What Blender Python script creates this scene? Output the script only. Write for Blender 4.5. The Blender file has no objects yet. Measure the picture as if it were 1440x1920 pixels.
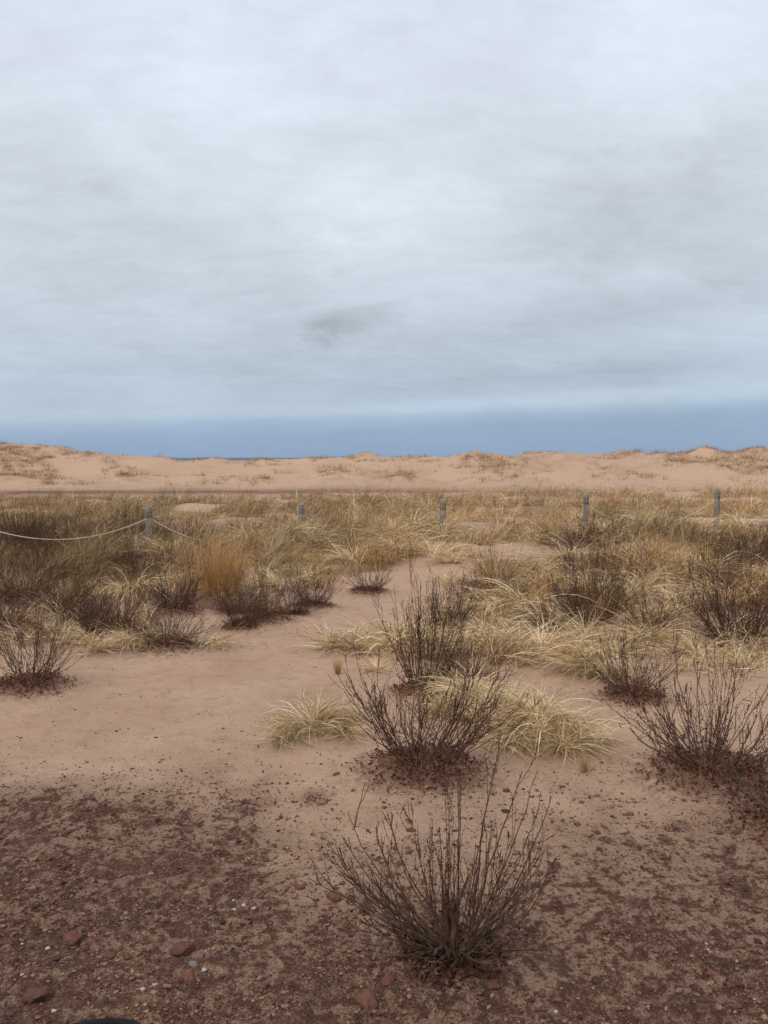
import bpy, math, numpy as np
from mathutils import Vector
rng = np.random.default_rng(7)
scene = bpy.context.scene
COL = scene.collection

# ------------------------------------------------------------------ helpers
def _hash(ix, iy, seed):
    n = (ix.astype(np.int64) * 374761393 + iy.astype(np.int64) * 668265263 + seed * 974634777) & 0xffffffff
    n = ((n ^ (n >> 13)) * 1274126177) & 0xffffffff
    n = (n ^ (n >> 16)) & 0xffffffff
    return n / 4294967295.0
def vnoise(x, y, seed=0):
    x0 = np.floor(x); y0 = np.floor(y)
    fx = x - x0; fy = y - y0
    fx = fx * fx * (3 - 2 * fx); fy = fy * fy * (3 - 2 * fy)
    a = _hash(x0, y0, seed); b = _hash(x0 + 1, y0, seed)
    c = _hash(x0, y0 + 1, seed); d = _hash(x0 + 1, y0 + 1, seed)
    return (a * (1 - fx) + b * fx) * (1 - fy) + (c * (1 - fx) + d * fx) * fy
def fbm(x, y, octv=4, seed=0):
    s = 0; a = 0.5; t = 0
    for i in range(octv):
        s = s + a * vnoise(x * 2 ** i + 17.3 * i, y * 2 ** i - 9.1 * i, seed + i * 31)
        t += a; a *= 0.5
    return s / t
def sstep(a, b, x):
    t = np.clip((x - a) / (b - a), 0, 1)
    return t * t * (3 - 2 * t)

def np_mesh(name, verts, faces, cols=None, smooth=False, attrs=None):
    verts = np.asarray(verts, dtype=np.float32).reshape(-1, 3)
    faces = np.asarray(faces, dtype=np.int32)
    k = faces.shape[1]; nf = faces.shape[0]
    me = bpy.data.meshes.new(name)
    me.vertices.add(len(verts)); me.vertices.foreach_set("co", verts.ravel())
    me.loops.add(nf * k); me.loops.foreach_set("vertex_index", faces.ravel())
    me.polygons.add(nf)
    me.polygons.foreach_set("loop_start", np.arange(0, nf * k, k, dtype=np.int32))
    me.polygons.foreach_set("loop_total", np.full(nf, k, dtype=np.int32))
    me.polygons.foreach_set("use_smooth", np.full(nf, smooth, dtype=bool))
    if cols is not None:
        at = me.color_attributes.new("Col", 'FLOAT_COLOR', 'POINT')
        c4 = np.ones((len(verts), 4), dtype=np.float32); c4[:, :3] = cols
        at.data.foreach_set("color", c4.ravel())
    if attrs:
        for n, v in attrs.items():
            at = me.attributes.new(n, 'FLOAT', 'POINT')
            at.data.foreach_set("value", np.asarray(v, dtype=np.float32).ravel())
    me.update(calc_edges=True)
    return me
def add_obj(name, me, mat=None, loc=(0, 0, 0), rotz=0, scale=(1, 1, 1), parent=None, **props):
    o = bpy.data.objects.new(name, me)
    COL.objects.link(o)
    if mat and me and not me.materials: me.materials.append(mat)
    o.location = loc; o.rotation_euler = (0, 0, rotz); o.scale = scale
    if parent: o.parent = parent
    for k, v in props.items(): o[k] = v
    return o

# ------------------------------------------------------------------ node helpers
def new_mat(name):
    m = bpy.data.materials.new(name); m.use_nodes = True
    nt = m.node_tree; b = nt.nodes["Principled BSDF"]
    return m, nt, b
class N:
    def __init__(s, nt): s.nt = nt
    def _in(s, sock, v):
        if v is None: return
        if hasattr(v, "is_output"): s.nt.links.new(v, sock)
        else:
            try: sock.default_value = v
            except Exception:
                sock.default_value = tuple(v) + (1.0,)
    def math(s, op, a, b=None, c=None, clamp=False):
        n = s.nt.nodes.new("ShaderNodeMath"); n.operation = op; n.use_clamp = clamp
        for i, v in enumerate((a, b, c)): s._in(n.inputs[i], v)
        return n.outputs[0]
    def vec(s, x, y, z):
        n = s.nt.nodes.new("ShaderNodeCombineXYZ")
        for i, v in enumerate((x, y, z)): s._in(n.inputs[i], v)
        return n.outputs[0]
    def sep(s, v):
        n = s.nt.nodes.new("ShaderNodeSeparateXYZ"); s._in(n.inputs[0], v); return n.outputs
    def noise(s, v, scale, detail=4, rough=.5, dist=0):
        n = s.nt.nodes.new("ShaderNodeTexNoise"); s._in(n.inputs["Vector"], v)
        n.inputs["Scale"].default_value = scale; n.inputs["Detail"].default_value = detail
        n.inputs["Roughness"].default_value = rough; n.inputs["Distortion"].default_value = dist
        return n.outputs["Fac"]
    def mix(s, f, a, b, blend='MIX'):
        n = s.nt.nodes.new("ShaderNodeMix"); n.data_type = 'RGBA'; n.blend_type = blend
        s._in(n.inputs[0], f); s._in(n.inputs[6], a); s._in(n.inputs[7], b)
        return n.outputs[2]
    def mr(s, v, a, b, c=0., d=1., smooth=True):
        n = s.nt.nodes.new("ShaderNodeMapRange"); n.interpolation_type = 'SMOOTHSTEP' if smooth else 'LINEAR'
        for i, q in enumerate((v, a, b, c, d)): s._in(n.inputs[i], q)
        return n.outputs[0]
    def attr(s, name, out="Fac"):
        n = s.nt.nodes.new("ShaderNodeAttribute"); n.attribute_name = name; return n.outputs[out]
    def bump(s, h, strength, dist):
        n = s.nt.nodes.new("ShaderNodeBump"); s._in(n.inputs["Height"], h)
        n.inputs["Strength"].default_value = strength; n.inputs["Distance"].default_value = dist
        return n.outputs[0]
    def coord(s, out="Object"):
        n = s.nt.nodes.new("ShaderNodeTexCoord"); return n.outputs[out]
    def mapping(s, v, sc):
        n = s.nt.nodes.new("ShaderNodeMapping"); s._in(n.inputs[0], v); n.inputs["Scale"].default_value = sc
        return n.outputs[0]
def c4(r, g, b): return (r, g, b, 1.0)
def srgb(r, g, b):
    f = lambda c: (c / 255 / 12.92) if c / 255 <= .04045 else ((c / 255 + .055) / 1.055) ** 2.4
    return (f(r), f(g), f(b), 1.0)

# ------------------------------------------------------------------ plant layout (world metres)
# shrubs: x, y, radius, height, variant
SHRUBS = [
 (0.19, 4.05, .48, .52, 0), (0.27, 5.40, .34, .70, 1), (1.64, 4.02, .54, .54, 2), (1.62, 5.30, .38, .36, 3),
 (1.90, 7.6, .50, .56, 4), (2.98, 7.0, .50, .56, 0), (4.35, 9.6, .6, .55, 2), (-2.47, 5.65, .42, .50, 3),
 (-2.36, 7.2, .42, .42, 0), (-1.76, 6.7, .40, .34, 2), (-2.1, 8.3, .38, .42, 4), (-1.15, 8.0, .42, .45, 3),
 (-.74, 8.7, .38, .36, 0), (-.19, 9.7, .38, .30, 2), (.55, 7.2, .36, .42, 4), (1.37, 10.0, .42, .34, 3),
 (2.2, 8.5, .45, .5, 2), (3.05, 13.0, .7, .38, 0), (-3.45, 7.5, .4, .5, 2), (1.80, 3.42, .42, .42, 3),
 (-6.7, 15.0, .6, .62, 0), (-5.9, 14.6, .6, .62, 4), (-5.3, 15.2, .5, .6, 2), (-4.7, 14.0, .6, .5, 3),
 (-4.3, 14.8, .6, .5, 0), (-3.5, 14.4, .6, .45, 4), (-6.3, 13.2, .5, .5, 3), (-2.9, 13.0, .55, .4, 2),
 (-5.1, 12.2, .55, .45, 0), (-3.1, 10.0, .45, .4, 3), (4.6, 12.6, .6, .38, 4), (5.4, 11.8, .6, .42, 0),
 (3.6, 8.9, .5, .45, 3), (4.1, 7.9, .5, .55, 0), (-7.4, 16.5, .7, .6, 4), (-2.75, 7.9, .35, .3, 2),
 (2.55, 10.3, .5, .42, 0), (-4.0, 9.1, .5, .5, 4), (0.60, 5.95, .30, .30, 3), (-2.6, 15.8, .5, .4, 2),
 (1.55, 7.35, .4, .42, 2), (2.45, 7.4, .4, .4, 3), (3.3, 7.5, .4, .45, 4), (1.05, 8.4, .35, .35, 0), (-1.5, 8.5, .4, .35, 2), (3.9, 13.6, .5, .35, 2),
 (-6.1, 15.8, .7, .6, 2), (-7.0, 15.9, .7, .6, 0), (-7.6, 15.2, .6, .55, 4), (-5.0, 16.0, .6, .55, 4), (-5.6, 13.9, .6, .5, 0), (-4.4, 13.2, .5, .34, 2),
 (-3.9, 12.2, .45, .32, 0), (-3.3, 11.3, .5, .34, 4), (-4.6, 10.9, .55, .5, 2), (-5.3, 11.2, .5, .5, 0), (-3.4, 8.7, .45, .42, 0),
 (-2.25, 8.75, .35, .3, 2), (-3.0, 8.1, .4, .34, 4), (-1.35, 7.75, .3, .28, 4), (-.95, 8.3, .3, .3, 2), (-2.6, 7.45, .3, .3, 4),
 (2.0, 8.0, .35, .42, 0), (1.3, 9.0, .4, .3, 2), (2.9, 9.6, .45, .42, 4), (4.4, 10.7, .5, .45, 0), (3.9, 9.5, .4, .4, 4),
 (3.2, 11.6, .5, .38, 2), (4.9, 11.2, .5, .5, 4), (2.35, 9.6, .35, .35, 3),
]
MAIN = (0.220, 2.50)
# tussocks: x, y, scale, kind (0 drooping pale, 1 upright gold, 2 sprawling)
TUSS = [
 (-.38, 4.58, .60, 0), (-.26, 4.62, .48, 2), (-.54, 4.5, .42, 2), (-.30, 4.78, .48, 0), (-.48, 4.62, .42, 0),
 (.55, 4.75, .72, 0), (.72, 4.55, .72, 2), (.88, 4.60, .76, 0), (1.06, 4.42, .64, 2), (.48, 5.15, .72, 0), (.62, 5.0, .70, 0), (.80, 4.95, .6, 2), (1.04, 4.62, .56, 0), (.66, 4.35, .5, 2), (.40, 4.85, .56, 0), (.92, 4.38, .5, 2), (.75, 4.75, .66, 0),
 (-.34, 6.6, .7, 2), (-.12, 6.75, .58, 0), (.14, 6.6, .76, 0), (.30, 6.35, .68, 2), (.40, 6.5, .76, 0), (.58, 6.75, .76, 2), (.02, 6.5, .58, 2), (.2, 6.8, .66, 0), (-.2, 6.5, .46, 0),
 (.95, 6.3, .86, 2), (1.2, 6.25, .82, 2), (1.35, 6.6, .76, 2), (1.5, 6.0, .9, 0), (1.62, 5.75, .64, 2), (1.40, 5.85, .66, 0), (.8, 6.5, .66, 0), (1.1, 6.65, .76, 2), (.9, 6.8, .7, 0),
 (2.0, 6.75, .85, 0), (2.25, 6.9, .86, 2), (1.75, 6.9, .76, 2), (1.9, 6.5, .56, 2), (1.15, 7.75, 1.2, 0), (.95, 7.5, .86, 2), (1.4, 7.6, .9, 0), (1.3, 7.95, .95, 0), (.8, 7.8, .7, 2), (2.45, 6.6, .56, 2),
 (2.4, 10.9, 1.1, 0), (2.6, 11.1, 1.05, 2), (3.2, 8.7, 1.0, 0), (3.55, 8.6, .95, 2), (2.9, 8.9, .9, 2), (2.6, 8.6, .85, 0), (2.3, 9.0, .86, 2), (3.0, 8.4, .75, 0),
 (-2.05, 6.7, .66, 2), (-2.25, 6.55, .6, 2), (-2.5, 6.9, .58, 2), (-2.15, 6.75, .46, 0), (-1.85, 9.1, 1.15, 1), (-1.75, 9.25, 1.1, 1), (-1.95, 9.35, 1.15, 1), (-1.8, 9.2, 1.1, 1), (-1.68, 9.1, .95, 1),
 (.7, 15.0, 1.5, 0), (.4, 12.4, 1.1, 0), (.75, 12.0, 1.05, 2), (.05, 12.0, 1.1, 0), (-.4, 11.8, 1.1, 2), (1.0, 11.6, .85, 2),
 (-1.45, 13.1, 1.2, 0), (-1.15, 13.2, 1.1, 2), (.95, 13.45, 1.15, 0), (.65, 13.3, 1.1, 2), (0.0, 13.3, 1.2, 0), (-.6, 13.0, 1.2, 2), (.3, 13.6, 1.3, 0), (-3.4, 12.8, .9, 2), (-2.2, 13.1, 1.2, 0), (3.6, 14.0, 1.0, 2), (4.6, 14.2, 1.3, 0), (5.4, 14.3, 1.2, 2), (6.1, 14.3, 1.1, 0),
 (2.7, 7.9, .76, 2), (1.55, 8.2, .85, 1), (2.6, 9.5, .95, 0), (3.9, 10.2, 1.05, 0), (1.75, 9.2, .9, 0), (.62, 8.1, .52, 2), (3.1, 9.3, .95, 0), (2.1, 9.5, .9, 2),
 (-1.3, 9.6, .88, 2), (-2.8, 9.0, .95, 0), (-.9, 10.0, .88, 0), (-.35, 5.9, .28, 1), (-.05, 5.95, .3, 2), (2.0, 7.6, .75, 1), (1.2, 9.2, .85, 1),
 (3.0, 6.2, .35, 1), (1.02, 4.08, .20, 1), (3.6, 9.4, 1.05, 0), (3.3, 10.0, 1.05, 2), (4.4, 9.0, .95, 0), (2.9, 10.6, 1.05, 0), (1.9, 10.2, .9, 0), (1.5, 8.9, .85, 0), (4.0, 8.7, .95, 2), (3.7, 10.8, 1.05, 0),
]
hum = []
for i in range(120):
    yy = rng.uniform(43, 60); xx = rng.uniform(-.62, .62) * yy
    hum.append((xx, yy, rng.uniform(.8, 2.2), rng.uniform(.08, .34)))
for i in range(16):
    yy = rng.uniform(61, 66); xx = rng.uniform(-.62, .62) * yy
    hum.append((xx, yy, rng.uniform(1.0, 2.6), rng.uniform(.04, .16)))
hum += [(6.2, 50, 2.0, .6), (7.6, 51, 1.6, .45), (4.9, 49, 1.2, .35), (-13, 60, 1.4, .25), (-15, 57, 1.5, .3), (-25, 50, 3, .3), (-23.5, 47, 2.5, .4), (-22, 49, 2, .3), (-21, 45.5, 1.6, .3), (22, 56, 2, .4), (25, 57, 2, .3), (24, 53, 2.2, .5), (14, 57, 2, .25), (21, 50, 2, .4), (27.5, 60, 2.4, .2), (18, 53, 1.5, .3), (23, 47, 1.6, .3)]
hum = np.array(hum)

def H(x, y):
    x = np.asarray(x, float); y = np.asarray(y, float)
    z = (fbm(x * .9, y * .9, 3, 3) - .5) * .07 * sstep(1.0, 4, y)
    z = z + (fbm(x * 6, y * 6, 3, 8) - .5) * .022 * (1 - sstep(8, 14, y))
    near = (y < 16)
    if np.any(near):
        xn = x[near]; yn = y[near]; a = np.zeros_like(xn)
        for s in SHRUBS[:20]:
            a = np.maximum(a, .07 * np.exp(-((xn - s[0]) ** 2 + (yn - s[1]) ** 2) / (.55 * s[2] + .12) ** 2))
        for s in TUSS:
            a = np.maximum(a, .06 * min(s[2], 1) * np.exp(-((xn - s[0]) ** 2 + (yn - s[1]) ** 2) / (.3 * s[2] + .05) ** 2))
        a = np.maximum(a, .03 * np.exp(-((xn - MAIN[0]) ** 2 + (yn - MAIN[1]) ** 2) / .22 ** 2))
        z = z.copy(); z[near] += a
    mid = sstep(7.5, 12, y) * (1 - sstep(33, 38, y))
    z = z + mid * ((fbm(x * .45, y * .45, 3, 21) - .45) * .42 + .02 * np.clip(x + 3, -4, 9))
    hl = np.exp(-((x + 5.2) / 2.4) ** 2 - ((y - 26) / 3.0) ** 2)
    z = z + .28 * hl
    yc = y + 3.5 * (fbm(x * .08, y * 0 + 1.5, 2, 50) - .5) * 2
    crest = np.interp(x * 62 / np.maximum(y, 40), [-80, -40, -29, -22, -17.5, -15, -13, -11, -9.5, -6.7, -1, 1.5, 4, 6, 10, 16, 19.5, 21, 25, 30, 45, 80],
                      [3.2, 2.7, 2.32, 2.02, 1.76, 1.36, 1.56, 1.42, 1.50, 1.60, 1.64, 1.40, 1.30, 1.34, 1.46, 1.32, 1.46, 1.70, 1.92, 2.25, 2.7, 3.3])
    up = sstep(39.5, 60, yc) ; dn = 1 - sstep(66, 95, y)
    face = up * dn
    lump = 1 - np.abs(fbm(x * .16, y * .15, 3, 79) - .5) * 2
    z = z + face * (crest - .12) + up * dn * (1 - sstep(56, 61, y) * .92) * ((fbm(x * .12, y * .15, 3, 77) - .5) * 1.9 + (fbm(x * .45, y * .45, 3, 78) - .5) * .35 + (lump - .85) * 1.5)
    dz = (y > 40) & (y < 75)
    if np.any(dz):
        xn = x[dz]; yn = y[dz]; a = np.zeros_like(xn)
        for hx, hy, hr, hh in hum:
            a = np.maximum(a, hh * np.exp(-(((xn - hx) / hr) ** 2 + ((yn - hy) / hr) ** 2)))
        z = z.copy(); z[dz] += a
    z = z - 4.0 * sstep(70, 105, y)
    return z

def soil_f(x, y):
    e = np.interp(x, [-6, -3, -.62, -.40, -.1, .4, .8, 1.5, 3, 6], [4.15, 3.95, 3.78, 3.45, 3.2, 3.15, 3.25, 3.4, 3.5, 3.6])
    e = e + (fbm(x * 2.2, y * 2.2, 3, 91) - .5) * .6 + (fbm(x * 7, y * 7, 3, 92) - .5) * .6
    soft = np.interp(x, [-.6, .2], [.62, .98])
    s = 1 - sstep(-1, 1, (y - e) / soft)
    thin = .3 * np.exp(-((x + .28) / .3) ** 2 - ((y - 3.0) / .4) ** 2)
    s = np.clip(s - thin, 0, 1)
    for (px, py, pr) in ((-.33, 3.75, .07), (1.27, 3.46, .09), (.22, 2.5, .2)):
        s = np.maximum(s, .8 * np.exp(-((x - px) ** 2 + (y - py) ** 2) / pr ** 2))
    return s
def rough_f(x, y):
    return soil_f(x, y) * ((fbm(x * 16, y * 16, 4, 61) - .5) * .05 + (fbm(x * 3, y * 3, 2, 62) - .5) * .03)
def litter_f(x, y):
    a = np.zeros_like(x)
    for s in SHRUBS:
        rr = .62 * s[2] + .05
        a = np.maximum(a, np.exp(-((x - s[0]) ** 2 / 1.3 + (y - s[1] + .04) ** 2) / rr ** 2))
    r = x / np.maximum(y, 1)
    reg = sstep(6.3, 7.2, y) * (1 - sstep(10, 12, y)) * np.maximum(sstep(.04, .1, r), 1 - sstep(-.14, -.08, r))
    a = np.maximum(a, .9 * reg * sstep(.50, .60, fbm(x * 1.1, y * .9, 3, 41)))
    return a
def grass_f(x, y):
    r = x / np.maximum(y, 1)
    front = np.interp(r, [-.7, -.15, -.06, .02, .09, .14, .3, .7], [8.7, 9.2, 10.3, 11.6, 11.6, 9.4, 8.8, 8.2])
    front = front + (fbm(x * 1.3, y * 1.3, 2, 14) - .5) * 2.0
    d = sstep(0, .8, y - front)
    n = fbm(x * .55, y * .4, 3, 33)
    thr = np.interp(y, [9, 12, 14, 20, 30, 36], [.35, .32, .29, .34, .38, .50]) - .13 * sstep(-.1, -.25, r)
    d = d * sstep(thr, thr + .12, n)
    for (cx, cy, rx, ry, w) in ((1.95, 13.3, .75, 1.9, 1), (.9, 10.6, 1.2, .5, .9), (1.7, 17.5, .9, 2.2, .7), (-3.0, 19, 2.0, 1.2, .8), (2.6, 23, 1.6, 2.2, .6)):
        d = d * (1 - w * np.exp(-(((x - cx) / rx) ** 2 + ((y - cy) / ry) ** 2)))
    return d * (1 - sstep(31, 36, y))

# ------------------------------------------------------------------ ground sheet
ys = [-12, -8, -5, -3, -1.5, -.5, .3, .9, 1.3, 1.6]
v = 1.85
while v < 72: ys.append(v); v *= 1.0066
while v < 14000: ys.append(v); v *= 1.09
ys = np.array(ys); t = np.linspace(-1, 1, 561); u = np.sign(t) * np.abs(t) ** 1.8
Wd = 8 + 1.5 * np.maximum(ys, 0)
X = u[None, :] * Wd[:, None]; Y = np.repeat(ys[:, None], len(u), 1)
Z = H(X, Y); S = soil_f(X, Y); G = grass_f(X, Y)
Z = Z + np.where((Y > 1.2) & (Y < 6), rough_f(X, Y), 0)
nr, nc = X.shape
LT = np.zeros_like(X); sl = (Y > 2) & (Y < 18); LT[sl] = litter_f(X[sl], Y[sl])
idx = np.arange(nr * nc).reshape(nr, nc)
F = np.stack([idx[:-1, :-1], idx[:-1, 1:], idx[1:, 1:], idx[1:, :-1]], -1).reshape(-1, 4)
TR = np.exp(-((Y - 38.0 - 2.5 * (fbm(X * .1, Y * 0, 2, 5) - .5)) / 2.6) ** 2) * np.interp(X / np.maximum(Y, 1), [-.6, -.1, .15, .3], [1, 1, .75, .4])
ground_me = np_mesh("ground", np.stack([X, Y, Z], -1), F, smooth=True, attrs={"soil": S, "thatch": G, "track": TR, "litter": LT})

m_ground, nt, b = new_mat("sand_and_soil"); n = N(nt)
co = n.coord("Object")
big = n.noise(co, 1.3, 2); med = n.noise(co, 9, 4, .62); fine = n.noise(co, 80, 3, .7); grain = n.noise(co, 380, 1, .7)
sand = n.mix(n.mr(big, .3, .7), srgb(192, 161, 136), srgb(177, 145, 121))
sand = n.mix(n.mr(n.noise(co, .12, 2), .35, .65), sand, srgb(195, 162, 135))
sand = n.mix(n.math('MULTIPLY', n.mr(med, .45, .75), .45), sand, srgb(150, 118, 98))
sand = n.mix(n.math('MULTIPLY', n.mr(grain, .45, .75), .5), sand, srgb(120, 94, 80))
speck = n.mr(n.math('ADD', n.noise(co, 55, 3, .7), n.math('MULTIPLY', big, .12)), .72, .76)
sand = n.mix(n.math('MULTIPLY', speck, .6), sand, srgb(92, 67, 57))
clump = n.noise(co, 22, 4, .72)
soilc = n.mix(n.mr(fine, .35, .65), srgb(92, 66, 54), srgb(144, 110, 91))
soilc = n.mix(n.mr(clump, .46, .62), soilc, srgb(101, 72, 60))
soilc = n.mix(n.math('MULTIPLY', n.mr(big, .45, .7), .3), soilc, srgb(80, 57, 48))
cov = n.math('ADD', n.math('MULTIPLY', n.noise(co, 5.5, 6, .7, .3), .45), n.math('MULTIPLY', clump, .55))
thr = n.mr(n.attr("soil"), 0, 1, .64, .455, False)
smask = n.math('MULTIPLY', n.mr(n.math('SUBTRACT', cov, thr), -.025, .05), n.mr(n.attr("soil"), .01, .08))
soil_sand = n.mix(n.math('MULTIPLY', n.attr("soil"), .65), sand, srgb(156, 123, 102))
soil_sand = n.mix(n.math('MULTIPLY', n.attr("soil"), n.mr(fine, .5, .68)), soil_sand, srgb(110, 82, 68))
colr = n.mix(smask, soil_sand, soilc)
lm = n.math('MULTIPLY', n.attr("litter"), n.mr(n.math('ADD', clump, n.math('MULTIPLY', n.attr("litter"), .35)), .55, .75))
colr = n.mix(n.math('MULTIPLY', lm, .8), colr, n.mix(fine, srgb(70, 43, 35), srgb(116, 76, 58)))
tm = n.math('ADD', n.attr("thatch"), n.math('MULTIPLY', n.math('SUBTRACT', med, .5), .9))
tm = n.math('MULTIPLY', n.mr(tm, .25, .8), n.mr(n.attr("thatch"), .02, .2))
th = n.mix(n.mr(fine, .35, .65), srgb(100, 81, 57), srgb(158, 132, 96))
colr = n.mix(n.math('MULTIPLY', tm, .8), colr, th)
tk = n.math('MULTIPLY', n.attr("track"), n.mr(n.noise(n.mapping(co, (.25, 2.2, 1)), 1.2, 3, .6), .25, .5))
colr = n.mix(n.math('MULTIPLY', tk, .95), colr, srgb(108, 79, 67))
nt.links.new(colr, b.inputs["Base Color"]); b.inputs["Roughness"].default_value = .95; b.inputs["Specular IOR Level"].default_value = .1
wave = n.noise(n.mapping(co, (6, 16, 1)), 1.6, 2, .5, .8)
h = n.math('ADD', n.math('MULTIPLY', med, .75), n.math('ADD', n.math('MULTIPLY', fine, .28), n.math('ADD', n.math('MULTIPLY', grain, .1), n.math('MULTIPLY', wave, .3))))
h = n.math('ADD', h, n.math('MULTIPLY', n.math('MULTIPLY', n.attr("soil"), .9), n.math('ADD', fine, clump)))
nt.links.new(n.bump(h, 1.0, .036), b.inputs["Normal"])
add_obj("ground", ground_me, m_ground, kind="structure", label="pale tan sand ground with dunes and dark soil patches")

# ------------------------------------------------------------------ sea
xs = np.linspace(-16000, 16000, 9); yy = np.array([72, 200, 600, 2000, 6000, 15000.])
XX, YY = np.meshgrid(xs, yy); ii = np.arange(XX.size).reshape(XX.shape)
FF = np.stack([ii[:-1, :-1], ii[:-1, 1:], ii[1:, 1:], ii[1:, :-1]], -1).reshape(-1, 4)
m_sea, nt, b = new_mat("sea_water"); n = N(nt)
co = n.coord("Object")
nt.links.new(n.mix(n.noise(n.mapping(co, (.01, .05, 1)), 1, 3), srgb(72, 94, 114), srgb(94, 116, 134)), b.inputs["Base Color"])
b.inputs["Roughness"].default_value = .7; b.inputs["Specular IOR Level"].default_value = .1
nt.links.new(n.bump(n.noise(n.mapping(co, (.3, 1, 1)), .4, 4), .6, .5), b.inputs["Normal"])
add_obj("sea", np_mesh("sea", np.stack([XX, YY, XX * 0 - 1.6], -1), FF), m_sea, kind="structure", label="grey blue sea beyond the dunes")

# ------------------------------------------------------------------ plant materials
def attr_mat(name, rough=.75, nscale=30, amt=.35, rnd=False):
    m, nt, b = new_mat(name); n = N(nt)
    c = n.attr("Col", "Color")
    f = n.mr(n.noise(n.coord("Object"), nscale, 2), .3, .7, 1 - amt, 1 + amt * .6)
    c2 = n.mix(1.0, c, n.vec(f, f, f), 'MULTIPLY')
    if rnd:
        oi = nt.nodes.new("ShaderNodeObjectInfo").outputs["Random"]
        g = n.mr(oi, 0, 1, .85, 1.15, False)
        c2 = n.mix(1.0, c2, n.vec(g, n.math('MULTIPLY', g, .99), n.math('MULTIPLY', g, .97)), 'MULTIPLY')
    nt.links.new(c2, b.inputs["Base Color"]); b.inputs["Roughness"].default_value = rough
    b.inputs["Specular IOR Level"].default_value = .2
    return m
m_grass = attr_mat("dry_grass", .7, 8, .25)
m_tuss = attr_mat("straw_grass", .6, 20, .2, True)
m_twig = attr_mat("bare_twigs", .8, 60, .4, True)
m_leaf = attr_mat("dead_leaves", .8, 50, .35)
m_stone = attr_mat("stones", .9, 120, .45)

# ------------------------------------------------------------------ blades
SH = np.array([1.06, .965, .94])
PAL = np.array([srgb(*c)[:3] for c in ((224, 205, 162), (210, 188, 142), (236, 219, 182), (192, 168, 122), (168, 149, 104), (214, 186, 138), (146, 131, 90), (242, 228, 198))]) * SH * 1.08
PALg = np.array([srgb(*c)[:3] for c in ((198, 169, 117), (182, 153, 105), (216, 188, 139), (158, 133, 89), (136, 122, 79), (194, 157, 107), (120, 97, 66), (226, 202, 157))]) * SH
PALgold = np.array([srgb(*c)[:3] for c in ((206, 168, 110), (186, 148, 94), (218, 186, 132), (162, 129, 84))]) * SH
def blades(base, az, L, t0, curv, w, nseg, cols, floor=None, curl=0.):
    Nn = len(az); s = np.linspace(0, 1, nseg + 1)
    pos = np.zeros((Nn, nseg + 1, 3)); pos[:, 0] = base
    cz = rng.normal(0, 1, Nn) * curl
    for i in range(nseg):
        th = np.minimum(t0 + curv * (s[i] + .5 / nseg), 2.8); a = az + cz * s[i]
        st = L / nseg
        pos[:, i + 1, 0] = pos[:, i, 0] + np.sin(th) * np.cos(a) * st
        pos[:, i + 1, 1] = pos[:, i, 1] + np.sin(th) * np.sin(a) * st
        pos[:, i + 1, 2] = pos[:, i, 2] + np.cos(th) * st
        if floor is not None: pos[:, i + 1, 2] = np.maximum(pos[:, i + 1, 2], floor + rng.uniform(.002, .03, Nn))
    tw = rng.uniform(-1.3, 1.3, Nn)
    side = np.stack([-np.sin(az) * np.cos(tw), np.cos(az) * np.cos(tw), np.sin(tw)], -1)
    prof = np.maximum(1 - s ** 1.8, .06)
    off = side[:, None, :] * (w[:, None] * prof[None, :] * .5)[:, :, None]
    V = np.stack([pos - off, pos + off], 2).reshape(Nn, -1, 3)
    k = np.arange(nseg) * 2
    q = np.stack([k, k + 1, k + 3, k + 2], -1)
    Fc = (q[None] + (np.arange(Nn) * (nseg + 1) * 2)[:, None, None]).reshape(-1, 4)
    C = np.repeat(cols, (nseg + 1) * 2, axis=0)
    return V.reshape(-1, 3), Fc, C
def join(parts):
    vs, fs, cs = [], [], []; o = 0
    for a, b_, c in parts:
        vs.append(a); fs.append(b_ + o); cs.append(c); o += len(a)
    return np.concatenate(vs), np.concatenate(fs), np.concatenate(cs)

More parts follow.
